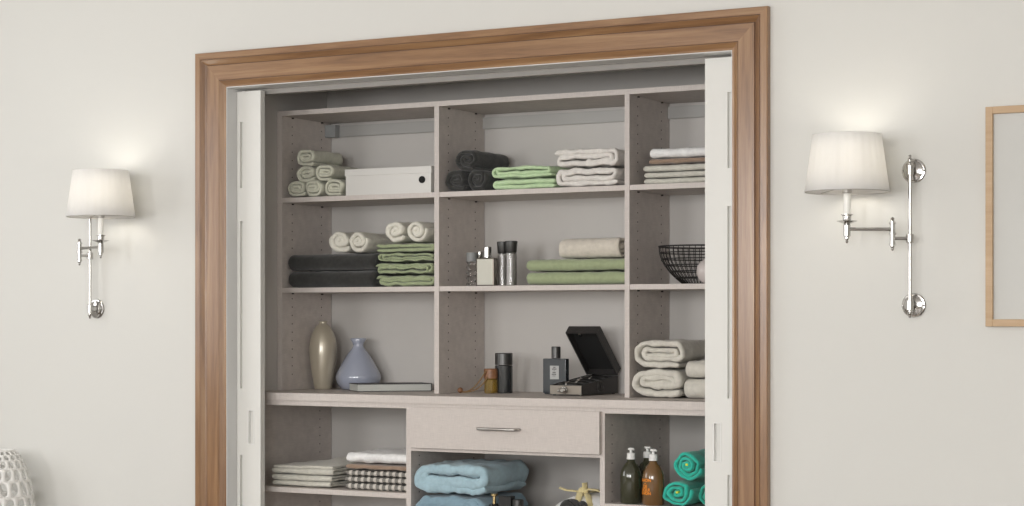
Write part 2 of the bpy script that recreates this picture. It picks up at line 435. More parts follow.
# ---- folding closet doors seen as narrow stacks at either side
def closet_door(n, sgn, xj, xe):
    """xj jamb side, xe free edge"""
    y0, y1 = .055, .081; z1 = OT - .0125
    def zz(py, px=729): return at(px, py, y0).z
    def bx(bm, a, b, *r): add_box(bm, min(a, b), max(a, b), *r)
    bm = NB()
    w = abs(xe - xj); s = 1 if xe > xj else -1
    g0, g1 = xe - s * .092, xe - s * .077       # groove strip near the jamb
    bx(bm, xj, xe, y0 + .013, y1, .012, z1)
    bx(bm, xj, g0, y0, y0 + .013, .012, z1)
    hz0, hz1 = (zz(462, 716), zz(422.5, 716)); h0, h1 = (xe - s * .028, xe - s * .056)
    bx(bm, g1, h1, y0, y0 + .013, .012, z1)
    bx(bm, h1, h0, y0, y0 + .013, .012, hz0); bx(bm, h1, h0, y0, y0 + .013, hz1, z1)
    bx(bm, h0, xe, y0, y0 + .013, .012, z1)
    edges = [z1, zz(92), zz(168), zz(206), zz(398.5), zz(475), zz(665), zz(700)]
    for k in range(0, 7, 2):
        if k == 0: bx(bm, g0, g1, y0, y0 + .013, edges[1], edges[0])
        else: bx(bm, g0, g1, y0, y0 + .013, edges[k + 1], edges[k])
    bx(bm, g0, g1, y0, y0 + .013, .012, edges[7] - .05)
    bmesh.ops.remove_doubles(bm, verts=bm.verts, dist=1e-5)
    o = struct('door_%d' % n, bm, M['door'], label='white folding closet door at the %s of the opening' % ('left' if n == 1 else 'right'))
    # flush pull: rim and tray
    bm = NB(); t = .003
    for a, b, c, d in ((h0, h0 - s * t, hz0, hz1), (h1, h1 + s * t, hz0, hz1), (h0 - s * t, h1 + s * t, hz0, hz0 + t), (h0 - s * t, h1 + s * t, hz1 - t, hz1)):
        bx(bm, a, b, y0 - .0012, y0 + .0128, c, d)
    h = struct('pull_handle', bm, M['pump'], o, smooth=False)
    # folded strip: the brighter vertical lip
closet_door(1, 1, OL + .0045, X(260.5, .055))
closet_door(2, -1, OR - .0045, X(705, .055))

# ------------------------------------------------------------------ fitted wardrobe
YU, YL = .34, .14                      # front planes: upper unit, base unit
ZT, ZA, ZB, ZCT = 2.147, 1.819, 1.479, 1.091
T = .018
IL, IR = -1.1807, .9425
D1 = (-.5080, -.4885); D2 = (.2530, .2710)
cells = [(IL, D1[0]), (D1[1], D2[0]), (D2[1], IR)]
YBk = CB - .004
up = thing('shelving_unit', 'grey-beige open wardrobe shelving above the worktop, three columns wide', 'shelving unit', ((CL + CR) / 2, (YU + CB) / 2, ZCT))
def rel(o): return Vector(o.location)
def panel(name, parent, boxes, mat, holes=(), bevel=.0006, label=None):
    L = rel(parent); bm = NB()
    for b in boxes: add_box(bm, b[0] - L.x, b[1] - L.x, b[2] - L.y, b[3] - L.y, b[4] - L.z, b[5] - L.z)
    for (hx, hy, hz, sx) in holes:
        if sx == 2: add_box(bm, hx - L.x, hx - L.x + .007, hy - .003 - L.y, hy + .003 - L.y, hz - .0025 - L.z, hz + .0025 - L.z, 1); continue
        add_lathe(bm, [(.0027, 0), (.0027, .0006)] if sx > 0 else [(.0027, -.0006), (.0027, 0)], hx - L.x, hy - L.y, hz - L.z, 8, 1, True, 'X')
    o = obj(name, bm, [mat, M['hole']], parent)
    if label: o['label'] = label
    return o
def pins(xface, sx, ys, z0, z1):
    return [(xface, y, z, sx) for y in ys for z in [z0 + .032 * k for k in range(int((z1 - z0) / .032) + 1)]]
upys = (YU + .066, YU + .262)
def uholes(x, s): return [(x, y, zz, 2) for y in upys for zz in (ZA - T - .003, ZB - T - .003, ZT - T - .003)] + pins(x, s, upys, ZCT + .06, ZA - .05)+pins(x, s, upys, ZA + .05, ZT - .04)
ZT0 = ZT - T
panel('side_panel', up, [(CL + .002, IL, YU, YBk, ZCT + .0005, ZT0)], M['lam'], uholes(IL, 1))
panel('side_panel', up, [(IR, CR - .002, YU, YBk, ZCT + .0005, ZT0)], M['lam'])
panel('divider', up, [(D1[0], D1[1], YU, YBk, ZCT + .0005, ZT0)], M['lam'], uholes(D1[1], 1))
panel('divider', up, [(D2[0], D2[1], YU, YBk, ZCT + .0005, ZT0)], M['lam'], uholes(D2[1], 1))
panel('top_panel', up, [(CL + .002, CR - .002, YU - .001, YBk, ZT0, ZT)], M['lam'])
for (a, b) in cells:
    for z in (ZA, ZB):
        panel('shelf', up, [(a + .0003, b - .0003, YU + .002, YBk, z - T, z)], M['lam'])
    panel('hanging_rail', up, [(a + .0003, b - .0003, YBk - .012, YBk, ZT0 - .052, ZT0 - .012), (a + .0003, b - .0003, YBk - .0145, YBk - .012, ZT0 - .055, ZT0 - .051)], M['rail'], label='grey steel hanging rail')
b = panel('bracket_cover', up, [(IL + .0005, IL + .048, YBk - .045, YBk - .0165, ZT0 - .058, ZT0 - .010)], M['grey_plastic'], label='grey plastic bracket cover')

ct = thing('worktop', 'long grey-beige laminate worktop running under the upper shelves', 'worktop', (0, .4, ZCT - .027))
panel('worktop_board', ct, [(CL + .001, CR - .001, YL, CB - .001, ZCT - .027, ZCT)], M['lam'])

bc = thing('base_cabinet', 'grey-beige base cabinet with one drawer and open shelves below the worktop', 'cabinet', (0, .4, 0))
ZR = ZCT - .0275
by0 = YL + .009
lys = (by0 + .055, YBk - .08)
def lholes(x, s): return pins(x, s, lys, .62, ZR - .05)
panel('side_panel', bc, [(CL + .002, IL, by0, YBk, .001, ZR - T)], M['lam'], lholes(IL, 1))
panel('side_panel', bc, [(IR, CR - .002, by0, YBk, .001, ZR - T)], M['lam'])
panel('divider', bc, [(D1[0], D1[1], by0, YBk, .001, ZR - T)], M['lam'], lholes(D1[1], 1))
panel('divider', bc, [(D2[0], D2[1], by0, YBk, .001, ZR - T)], M['lam'], lholes(D2[1], 1))
panel('top_panel', bc, [(CL + .002, CR - .002, by0, YBk, ZR - T, ZR)], M['lam'])
ZS, ZM = .745, .615
for (a, b), zl in zip(cells, ((ZS, .42), (ZM, .35), (ZS, .42))):
    for z in zl + (.09,):
        panel('shelf', bc, [(a + .0003, b - .0003, by0 + .002, YBk, z - T, z)], M['lam'])
panel('shelf', bc, [(D1[1] + .0003, D2[0] - .0003, by0, YBk,   .8965, .906)], M['lam'])
dr = panel('drawer', bc, [(-.479, .260, YL - .010, YL + .0145, .9085, 1.0515), (D1[1] + .012, D2[0] - .012, YL + .0155, YL + .42, .915, .93),
    (D1[1] + .012, D1[1] + .026, YL + .0155, YL + .42, .93, 1.02), (D2[0] - .026, D2[0] - .012, YL + .0155, YL + .42, .93, 1.02)], M['lam'])
bm = NB(); L = rel(bc)
hx0, hx1, hz = X(476, .1), X(515, .1), at(497, 429.5, .1).z
yh = YL - .01
pts = [(hx0, yh, hz), (hx0, yh - .018, hz), (hx0 + .004, yh - .025, hz), (hx0 + .012, yh - .028, hz), (hx1 - .012, yh - .028, hz), (hx1 - .004, yh - .025, hz), (hx1, yh - .018, hz), (hx1, yh, hz)]
add_tube(bm, [Vector(p) - L for p in pts], .0055, 10)
hd = obj('drawer_handle', bm, M['steel'], dr, smooth=True); hd['label'] = 'curved brushed nickel bar handle'

# ------------------------------------------------------------------ linens: top row
z = ZA + .0005
R = .0325; yf = .353
gr = 'sage rolled towels in the pyramid'
cs = [X(296, yf), X(315, yf), X(333.5, yf)]
hwid = cs[1] - cs[0]; cs = [c + max(0, IL + .003 + hwid / 2 - cs[0]) for c in cs]; R = .0325; aR = max(0, (hwid - .001) / 2 - R)
roll('rolled_towel', 'sage rolled towel at the left end of the pyramid bottom row', 'towel', gr, cs[0], yf, z, R, .23, M['sage'], 1, a=aR)
roll('rolled_towel', 'sage rolled towel in the middle of the pyramid bottom row', 'towel', gr, cs[1], yf - .008, z, R, .23, M['sage'], 2, a=aR, start=.4)
roll('rolled_towel', 'sage rolled towel bottom right of the pyramid, next to the white box', 'towel', gr, cs[2], yf, z, R, .23, M['sage'], 3, a=aR, start=-1)
z2 = z + .0560
roll('rolled_towel', 'sage rolled towel in the middle row of the pyramid, left one', 'towel', gr, (cs[0] + cs[1]) / 2 - .003, yf + .005, z2, R, .22, M['sage'], 4, a=aR, turns=2.3)
roll('rolled_towel', 'sage rolled towel in the middle row of the pyramid, right one', 'towel', gr, (cs[1] + cs[2]) / 2 + .002, yf - .005, z2, R, .23, M['sage'], 5, a=aR, start=-1.2)
roll('rolled_towel', 'sage rolled towel lying alone on top of the pyramid', 'towel', gr, X(305, yf) , yf, z + .1165, R, .20, M['sage'], 6, a=aR, start=-.9)

# white storage box
yb0 = .36
bx0, bx1 = X(344.6, yb0), X(431.3, yb0)
t = thing('storage_box', 'low white cardboard storage box with a black finger hole and lid', 'box', ((bx0 + bx1) / 2, yb0 + .13, z))
w = (bx1 - bx0) / 2; zl = .073; zt = .098
bm = NB(); add_box(bm, -w + .003, w - .003, -.127, .127, 0, zl); obj('box_body', bm, M['box'], t, bevel=.001)
bm = NB(); add_box(bm, -w, w, -.13, .13, zl - .0005, zt); obj('lid', bm, M['box'], t, bevel=.001)
hp = at(421.8, 179.6, yb0)
bm = NB(); add_lathe(bm, [(.0128, 0), (.0128, .004)], hp.x - t.location.x, -.1310, hp.z - z, 24, 0, True, 'Y'); o = obj('finger_hole', bm, M['pitch'], t, smooth='auto'); o['label'] = 'round black disc painted as the shade inside a finger hole'  # no real opening: black disc gives the hole's dark inside as colour

gr = 'charcoal rolled towels'
yf = .37
ca, cb = X(455.5, yf), X(477.5, yf)
Rr = .0405; ac = max(0, (cb - ca) / 2 - Rr - .0005)
roll('rolled_towel', 'charcoal rolled towel bottom left of the three', 'towel', gr, ca, yf, z, Rr, .24, M['charcoal'], 11, a=ac, turns=2.3)
roll('rolled_towel', 'charcoal rolled towel bottom right of the three, beside the mint towels', 'towel', gr, cb, yf, z, Rr, .24, M['charcoal'], 12, a=ac, start=.5)
roll('rolled_towel', 'charcoal rolled towel lying on top of two others', 'towel', gr, (ca + cb) / 2 - .003, yf, z + .0715, Rr, .25, M['charcoal'], 13, a=ac, start=-1)

yf = .365
x0, x1 = X(490, yf), X(552.5, yf)
fold('folded_towel', 'mint green folded towel at the bottom of its pair', 'towel', 'mint folded towels', x0 + .006, x1 + .008, yf, .60, z, .038, 2, M['mint'], 21, side=True, first=-1, wob=.0055)
wrap('mint green folded towel on top of its pair, top shelf middle', 'mint folded towels', x0, x1, yf, .60, z + .0385, .048, M['mint'], 22, 1.45, -1.2, 0.3)
x0, x1 = X(553.5, yf), X(622.5, yf) - .012
gr = 'white folded towels on the top shelf'
wrap('white folded towel at the bottom of the pair beside the mint towels', gr, x0 + .004, x1, yf, .60, z, .070, M['offwhite'], 23, 1.7, -1.0, 0.27)
wrap('white folded towel on top of the pair beside the mint towels', gr, x0, x1 - .004, yf, .60, z + .0705, .067, M['offwhite'], 25, 1.6, 2.2, 0.28)

x0 = X(643, yf); x1 = x0 + .27
zz = z
for k, (lab, m, h, dx, sd) in enumerate((('pale linen cloth at the bottom of the top right stack', 'linen', .021, 0, 31), ('pale linen cloth second from the bottom of the top right stack', 'linen', .021, .002, 32),
        ('pale linen cloth directly under the brown cloth', 'linen', .024, -.002, 33), ('brown folded cloth on the top right shelf', 'brown', .021, .018, 34), ('white folded garment on top of the top right stack', 'white', .036, .022, 35))):
    fold('folded_cloth' if k < 4 else 'folded_garment', lab, 'cloth' if k < 4 else 'garment', 'pale linen cloths in the top right stack' if k < 3 else None, x0 + dx, x1 - abs(dx), yf + .004, .60, zz, h, 2, M[m], sd, th_k=.93, amp=.0022 if k < 3 else .0045)
    zz += h + .0005

# ------------------------------------------------------------------ linens: middle row
z = ZB + .0005; yf = .36
x0, x1 = X(286.8, yf), X(373, yf)
H = .0630
gr = 'charcoal folded towels'
fold('folded_towel', 'wide charcoal folded towel at the bottom of its pair', 'towel', gr, x0, x1, yf, .61, z, H, 2, M['charcoal'], 41, amp=.0025)
fold('folded_towel', 'wide charcoal folded towel with two cream rolls on it', 'towel', gr, x0 + .002, x1 + .004, yf, .61, z + H + .0005, H, 2, M['charcoal'], 42, amp=.0025)
gr = 'cream rolled towels on the middle shelf'
zr = z + 2 * H + .0015
roll('rolled_towel', 'cream rolled towel on the charcoal towels, left one', 'towel', gr, X(337.5, yf), yf + .005, zr, .037, .22, M['cream'], 43, W=.100, H=.082, turns=2.3)
roll('rolled_towel', 'cream rolled towel on the charcoal towels, right one', 'towel', gr, X(337.5, yf) + .0965, yf - .005, zr, .0355, .24, M['cream'], 44, W=.090, H=.078, start=.3)
x0 = X(375.2, yf); x1 = D1[0] - .008
gr = 'olive green towels in the left column'
wrap('olive green folded towel at the bottom of the stack under cream rolls', gr, x0, x1, yf, .60, z, .043, M['olive'], 51, 1.4, 2.6, 0.32)
wrap('olive green folded towel second from bottom under cream rolls', gr, x0, x1 - .008, yf, .60, z + .0435, .045, M['olive'], 52, 1.5, 2.0, 0.3)
wrap('olive green folded towel third from bottom under cream rolls', gr, x0 + .008, x1 - .004, yf, .60, z + .089, .036, M['olive'], 53, 1.5, -1.2, 0.3)
fold('folded_towel', 'olive green folded towel topmost, directly under two cream rolls', 'towel', gr, x0 + .006, x1, yf, .60, z + .1255, .034, 2, M['olive'], 54, side=True, first=1, wob=.0055, amp=.003)
gr = 'cream rolled towels on the middle shelf'
zr = z + .1615
roll('rolled_towel', 'cream rolled towel on the green towels, left one', 'towel', gr, X(394.2, yf), yf + .004, zr, .0365, .20, M['cream'], 45, W=.093, H=.080, turns=2.3)
roll('rolled_towel', 'cream rolled towel on the green towels, against the divider', 'towel', gr, X(394.2, yf) + .0945, yf + .004, zr, .0365, .22, M['cream'], 46, W=.093, H=.080, start=.2)

# ---- bottles on the middle shelf
yf = .42
t = thing('glass_jar', 'slim patterned glass jar with a grey lid behind the champagne perfume bottle', 'jar', (X(471.5, yf + .05), yf + .05, z))
bm = NB(); pr = []
for k in range(29):
    pr.append((.0165 + .0028 * math.sin(k * .95), .004 + k * .0031))
add_lathe(bm, [(.012, 0)] + pr, 0, 0, 0, 28); obj('jar_body', bm, M['clear'], t, smooth=True)
bm = NB(); add_lathe(bm, [(.0175, .0915), (.0185, .094), (.0185, .122), (.0175, .124)], n=28); obj('lid', bm, M['grey_plastic'], t, smooth='auto')
t = thing('perfume_bottle', 'small perfume bottle with a chrome cap half hidden behind the champagne one', 'bottle', (X(480, .49), .49, z))
bm = NB(); add_box(bm, -.016, .016, -.012, .012, 0, .098); obj('bottle_body', bm, M['silver_side'], t, bevel=.003)
bm = NB(); add_lathe(bm, [(.0115, .0985), (.012, .1), (.012, .126), (.0105, .128)], n=24); obj('cap', bm, M['chrome'], t, smooth='auto')
t = thing('perfume_bottle', 'flat rectangular champagne perfume bottle with a chrome cap', 'bottle', (X(485, .40), .415, z))
x0, x1 = X(476, .40) - t.location.x, X(493.8, .40) - t.location.x
bm = NB(); add_box(bm, x0, x1, -.015, .015, 0, .101); obj('bottle_body', bm, M['silver_side'], t, bevel=.004)
bm = NB(); add_box(bm, x0 + .005, x1 - .004, -.0165, -.0151, .004, .097); obj('front_plate', bm, M['silver_body'], t, bevel=.0005)
bm = NB(); add_lathe(bm, [(.013, .1015), (.0145, .103), (.0145, .139), (.013, .1415)], .002, 0, 0, n=24); obj('cap', bm, M['chrome'], t, smooth='auto')
def mill(lab, px, Y):
    t = thing('spray_bottle', lab, 'bottle', (X(px, Y), Y, z), 0, 'tall glass bottles with black caps')
    bm = NB(); add_lathe(bm, [(.0185, 0), (.020, .002), (.020, .116), (.0165, .1185)], n=32); obj('bottle_body', bm, M['clear'], t, smooth='auto')
    bm = NB(); add_lathe(bm, [(.0155, .0035), (.0155, .112)], n=24); obj('liquid', bm, M['spray_liq'], t, smooth='auto')
    bm = NB(); add_lathe(bm, [(.0185, .1190), (.0195, .121), (.0228, .158), (.0215, .160)], n=32); obj('cap', bm, M['blackmetal'], t, smooth='auto')
M['spray_liq'] = plain('silvery_liner', (.46, .44, .42), .28, .3)
mill('tall clear cylinder bottle with black cap, in front and further right', 511.3, .41)
mill('tall clear cylinder bottle with black cap, partly behind its twin', 503.0, .45)
yf = .36
x0, x1 = X(525.5, yf), D2[0] - .006
gr = 'olive green towels in the middle column'
fold('folded_towel', 'olive green folded towel lying on the shelf under its twin', 'towel', gr, x0, x1, yf, .60, z, .0475, 2, M['olive'], 61, amp=.003)
fold('folded_towel', 'olive green folded towel with the beige towel on it', 'towel', gr, x0 + .001, x1, yf, .60, z + .048, .044, 2, M['olive'], 62, amp=.003)
xs_, xe_ = X(556, yf), X(612, yf)
roll('rolled_towel', 'beige rolled towel lying sideways on the olive green towels', 'towel', None, xs_, yf + .10, z + .0925, .037, xe_ - xs_ + .012, M['beige'], 63, turns=2.4, a=.045, axis='X', start=2.4, wob=.04)

# ---- wire bowl + vase
cb_ = Vector((X(699.3, .505), .515, z))
bm = NB(); RB = .143; HB = .128
def brad(t): return .055 + (RB - .055) * math.sin(t * PI / 2) ** .85
for k in range(7):
    tt = (k / 6); zk = HB * (1 - math.cos(tt * PI / 2)) if False else HB * tt
    rk = .062 + (RB - .062) * (1 - (1 - tt) ** 2.1)
    add_tube(bm, [(rk * math.cos(2 * PI * i / 56), rk * math.sin(2 * PI * i / 56), zk + .0025) for i in range(56)], .0022 if k < 6 else .0032, 6, closed=True)
for i in range(44):
    a = 2 * PI * i / 44; pts = []
    for k in range(9):
        tt = k / 8; rk = .062 + (RB - .062) * (1 - (1 - tt) ** 2.1)
        pts.append((rk * math.cos(a), rk * math.sin(a), HB * tt + .0025))
    add_tube(bm, pts, .0014, 5)
for i in range(6):
    y = -.05 + i * .02; h = math.sqrt(max(0, .062 ** 2 - y * y)); add_tube(bm, [(-h, y, .0022), (h, y, .0022)], .0014, 5)
tag(obj('wire_bowl', bm, M['wire'], smooth=True, loc=cb_), 'black wire fruit bowl on the right middle shelf', 'bowl')
pv = (X(709, .382), .382, z)
bm = NB(); add_lathe(bm, [(.014, 0), (.024, .003), (.036, .016), (.0425, .036), (.041, .056), (.031, .073), (.017, .081), (.012, .086), (.014, .091), (.012, .0915), (.008, .086)], n=40)
tag(obj('bud_vase', bm, M['pink_glaze'], smooth=True, loc=pv), 'small round pale vase in front of the black wire bowl', 'vase')

# ------------------------------------------------------------------ worktop row
z = ZCT + .0005
Y = .52
k_ = (at(323, 320, Y) - at(323, 388, Y)).z; sx = lambda p: p * k_ / 68
pr = [(8.2, 0), (8.6, 1), (10, 8), (12.2, 20), (13.8, 33), (14, 42), (13, 50), (10.6, 57), (7, 63), (4.4, 65.2), (3.9, 66.6), (4.6, 68), (3.6, 68.2), (3.0, 66.5)]
bm = NB(); add_lathe(bm, [(sx(r), sx(h)) for r, h in pr], n=48)
tag(obj('tall_vase', bm, M['gold_glaze'], smooth=True, loc=(X(323, Y), Y, z)), 'tall champagne-gold bullet-shaped vase on the worktop', 'vase')
Y = .50; k_ = (at(358, 336, Y) - at(358, 386, Y)).z; s2 = lambda p: p * k_ / 48.5
pr = [(15, 0), (17.5, 1), (21, 6), (22.6, 11), (22.3, 14), (19.5, 20), (15, 28), (10.5, 35), (6.4, 40), (5.0, 43), (5.6, 45.5), (8.2, 49.8), (7.6, 50.2), (5.0, 46), (4.2, 43)]
bm = NB(); add_lathe(bm, [(s2(r), s2(h)) for r, h in pr], n=56)
tag(obj('flask_vase', bm, M['blue_glaze'], smooth=True, loc=(X(358.3, .575), .575, z)), 'blue-grey flask-shaped glazed vase behind the flat book', 'vase')
# book
A = Vector((X(357, .352), .352, z)); 
t = thing('book', 'thick pale book with thin black covers lying flat on the worktop', 'book', (X(357.5, .348), .348, z), math.radians(46))
w = .285
bm = NB(); add_box(bm, 0, w, 0, .150, 0, .002); add_box(bm, 0, w, 0, .150, .0265, .0285); add_box(bm, w - .003, w, 0, .150, .002, .0265); obj('cover', bm, M['cover'], t)
bm = NB(); add_box(bm, .002, w - .0035, .002, .147, .0022, .0263); obj('page_block', bm, M['pages'], t)

# amber bottle with wooden cap + cord and bead
Y = .46; bp = Vector((X(490.8, Y), Y, z))
t = thing('diffuser_bottle', 'small amber diffuser bottle with a walnut cap and cord', 'bottle', bp)
r = (X(497.3, Y) - X(484.3, Y)) / 2 * .9
bm = NB(); add_lathe(bm, [(r * .85, 0), (r, .003), (r, .050), (r * .8, .053)], n=32); obj('bottle_body', bm, M['amber'], t, smooth='auto')
bm = NB(); add_lathe(bm, [(r * 1.0, .0535), (r * 1.04, .055), (r * 1.04, .086), (r * .9, .0895)], n=32); obj('cap', bm, M['cap_wood'], t, smooth='auto')
bead = Vector((X(460.3, Y - .03), Y - .03, z + .010)) - bp
bm = NB()
for o_ in (0, .006):
    s = Vector((-.004 + o_, -r * 1.08, .083 - o_ * 4)); P0 = s; P3 = bead + Vector((.008, 0, -.006)); pts = []
    for k in range(19):
        u = k / 18
        b1 = s + Vector((-.02, -.006, -.035)); b2 = P3 + Vector((.045 + o_, 0, -.0025))
        pts.append(P0 * (1 - u) ** 3 + b1 * 3 * u * (1 - u) ** 2 + b2 * 3 * u * u * (1 - u) + P3 * u ** 3)
    add_tube(bm, pts, .0026, 6)
obj('cord', bm, M['cordm'], t, smooth=True)
bm = NB(); bmesh.ops.create_uvsphere(bm, u_segments=20, v_segments=12, radius=.0105, matrix=Matrix.Translation(bead)); obj('bead', bm, M['cap_wood'], t, smooth=True)
Y = .50; t = thing('cologne_bottle', 'black cylindrical cologne bottle beside the amber one', 'bottle', (X(503.8, Y), Y, z))
r = (X(512.3, Y) - X(495.3, Y)) / 2 * .93; hh = at(504, 353, Y).z - z
bm = NB(); add_lathe(bm, [(r * .93, 0), (r, .003), (r, hh * .68), (r * .9, hh * .695)], n=36); obj('bottle_body', bm, M['smoke'], t, smooth='auto')
bm = NB(); add_lathe(bm, [(r * .93, hh * .70), (r * .98, hh * .705), (r * .98, hh * .985), (r * .93, hh)], n=36); obj('cap', bm, M['blackmetal'], t, smooth='auto')
# rectangular bottle with label
Y = .50; t = thing('perfume_bottle', 'dark rectangular perfume bottle with a silver label beside the open case', 'bottle', (X(557, Y), Y, z))
hw = (X(567.3, Y) - X(544.5, Y)) / 2; hh = at(556, 358.5, Y).z - z; ht = at(556, 346.5, Y).z - z
cx = -.004
bm = NB(); add_box(bm, cx - hw, cx + hw, -.014, .014, .004, hh); add_box(bm, cx - hw + .004, cx + hw - .004, -.012, .012, 0, .005); obj('bottle_body', bm, M['inkblue'], t, bevel=.0025)
bm = NB(); add_box(bm, cx - hw * .36, cx + hw * .42, -.0152, -.0142, hh * .42, hh * .80); lb = obj('label', bm, M['label'], t); lb['label'] = 'silver label with black lettering'
bm = NB(); rr = random.Random(5)
for i, (wd, hgt) in enumerate(((.010, .0028), (.018, .0034), (.004, .002), (.013, .0034), (.020, .0034), (.014, .0016))):
    zc = hh * .755 - i * .0062; xx = cx + .001 - wd / 2
    while xx < cx + .001 + wd / 2 - .0015:
        ww = rr.uniform(.001, .0024); add_box(bm, xx, min(xx + ww, cx + .001 + wd / 2), -.0158, -.0153, zc - hgt / 2, zc + hgt / 2); xx += ww + .0007
obj('lettering', bm, M['ink'], lb)
bm = NB(); add_lathe(bm, [(.0145, hh + .0005), (.0165, hh + .002), (.0165, ht - .002), (.0150, ht)], cx, 0, 0, n=28); obj('cap', bm, M['blackmetal'], t, smooth='auto')
# open case: wedge-shaped base, hinged lid
Yc = .392; yaw = -.06
cx0, cx1 = X(550, Yc), X(581, Yc); W = (cx1 - cx0) * 1.06; D = .258
t = thing('watch_case', 'open black leather watch case with a silver knob and raised lid', 'case', (cx0, Yc, z), yaw)
h0, h1 = .0365, .066
def wedge(bm, x0, x1, y0, y1, zb, za0, za1, mi=0):
    vs = [bm.verts.new(c) for c in ((x0, y0, zb), (x1, y0, zb), (x1, y1, zb), (x0, y1, zb), (x0, y0, za0), (x1, y0, za0), (x1, y1, za1), (x0, y1, za1))]
    for f in ((0, 3, 2, 1), (4, 5, 6, 7), (0, 1, 5, 4), (1, 2, 6, 5), (2, 3, 7, 6), (3, 0, 4, 7)): bm.faces.new([vs[i] for i in f]).material_index = mi
hy = lambda y: h0 + (h1 - h0) * y / D
bm = NB(); q = .006
add_box(bm, 0, W, 0, D, .003, .008)
wedge(bm, 0, W, 0, q, .008, hy(0), hy(q)); wedge(bm, 0, W, D - q, D, .008, hy(D - q), hy(D))
wedge(bm, 0, q, q, D - q, .008, hy(q), hy(D - q)); wedge(bm, W - q, W, q, D - q, .008, hy(q), hy(D - q))
for fx in (.012, W - .012):
    for fy in (.012, D - .012): add_lathe(bm, [(.006, 0), (.006, .003)], fx, fy, 0, 12)
obj('case_base', bm, M['leather'], t)
bm = NB(); add_box(bm, .0012, W - .0012, -.0022, -.0004, .0045, h0 - .001); o = obj('front_plate', bm, M['bronze'], t, bevel=.0006); o['label'] = 'bronze-grey front plate'
bm = NB(); kx = W * .47
add_lathe(bm, [(.0125, -.0023), (.0135, -.004), (.012, -.008), (.006, -.009), (.005, -.014), (.009, -.0165), (.010, -.020), (.006, -.023)], kx, 0, h0 * .53, 28, axis='Y')
add_lathe(bm, [(.004, -.0023), (.006, -.004), (.006, -.012), (.004, -.014)], kx - .019, 0, h0 * .50, 16, axis='Y')
obj('knob', bm, M['chrome'], t, smooth='auto')
bm = NB(); add_tube(bm, [(W + .0004, D * .50 + .021 * math.cos(2 * PI * i / 40), .030 + .019 * math.sin(2 * PI * i / 40)) for i in range(40)], .0016, 6, closed=True)
add_tube(bm, [(W + .0004, D * .50 + .011 * math.cos(2 * PI * i / 30), .030 + .010 * math.sin(2 * PI * i / 30)) for i in range(30)], .0014, 6, closed=True)
obj('emblem', bm, M['blackmetal'], t, smooth=True)
bm = NB(); wedge(bm, q + .001, W - q - .001, q + .001, D - q - .001, .0085, .022, .040); obj('lining', bm, M['pitch'], t)
for i in range(5):
    yy = .032 + i * .046; zz_ = hy(yy) - .009
    bm = NB(); add_tube(bm, [(W * .14, yy, zz_), (W * .3, yy, zz_ + .004), (W * .5, yy, zz_ + .006), (W * .7, yy, zz_ + .004), (W * .86, yy, zz_)], .013, 14, flat=.8)
    obj('cushion', bm, M['black'], t, smooth=True)
    bm = NB(); add_lathe(bm, [(.013, -.004), (.0155, -.003), (.0155, .003), (.013, .004)], W * (.42 + .12 * (i % 2)), yy, zz_ + .004, 20, axis='X'); obj('clasp', bm, M['chrome'], t, smooth='auto')
# lid: local frame hinge at (0, D, h1); runs forward/up
lidL = .214; lt = .034; ang = math.radians(45.5)
ly = Vector((0, -math.cos(ang), math.sin(ang))); ln = Vector((0, math.sin(ang), math.cos(ang)))   # along lid, outward normal
def lidbox(bm, x0, x1, a0, a1, n0, n1):
    vs = []
    for x in (x0, x1):
        for a in (a0, a1):
            for nn in (n0, n1):
                p = Vector((x, D - .002, h1 + .001)) + ly * a + ln * nn; vs.append(bm.verts.new(p))
    for f in ((0, 1, 3, 2), (4, 6, 7, 5), (0, 4, 5, 1), (2, 3, 7, 6), (0, 2, 6, 4), (1, 5, 7, 3)): bm.faces.new([vs[i] for i in f])
bm = NB()
lidbox(bm, 0, W, 0, lidL, lt - .005, lt); lidbox(bm, 0, .005, 0, lidL, 0, lt - .005); lidbox(bm, W - .005, W, 0, lidL, 0, lt - .005)
lidbox(bm, .005, W - .005, 0, .005, 0, lt - .005); lidbox(bm, .005, W - .005, lidL - .005, lidL, 0, lt - .005)
ld = obj('lid', bm, M['leather'], t)
bm = NB(); lidbox(bm, .0055, W - .0055, .0055, lidL - .0055, lt - .009, lt - .0055); obj('lid_lining', bm, M['pitch'], ld)
bm = NB(); lidbox(bm, W * .42, W * .50, lidL - .014, lidL - .002, -.006, .001); obj('lid_catch', bm, M['chrome'], ld)

# cream / white towels right column
Y = .346
z = ZCT + .0005
ww = X(681.8, Y) - .2735; xc = (X(681.8, Y) + .2735) / 2
gr = 'thick ivory rolled towels on the worktop'
Rl = .050
roll('rolled_towel', 'thick ivory flat-rolled towel at the bottom of two beside the divider', 'towel', gr, xc, Y, z, Rl, .28, M['ivory'], 71, turns=2.15, a=ww / 2 - Rl, start=-1.0, pitch=.0235, wob=.10, amp=.005, th_k=.82, vs=.92)
roll('rolled_towel', 'thick ivory flat-rolled towel on top of another, showing its spiral end', 'towel', gr, xc + .006, Y + .004, z + Rl * 2.01, .050, .28, M['ivory'], 75, H=.098, turns=2.2, a=ww / 2 - Rl + .002, start=-1.3, pitch=.0200, wob=.12, amp=.005, th_k=.82, vs=.98)
x0 = X(683.2, .348)
gr = 'white folded towels on the worktop'
fold('folded_towel', 'white folded towel at the bottom beside the ivory rolls', 'towel', gr, x0, x0 + .23, .348, .62, z, .068, 2, M['ivory'], 73, amp=.003)
fold('folded_towel', 'white folded towel on its twin beside the ivory rolls', 'towel', gr, x0 + .004, x0 + .23, .348, .62, z + .0685, .062, 2, M['ivory'], 74, amp=.003)

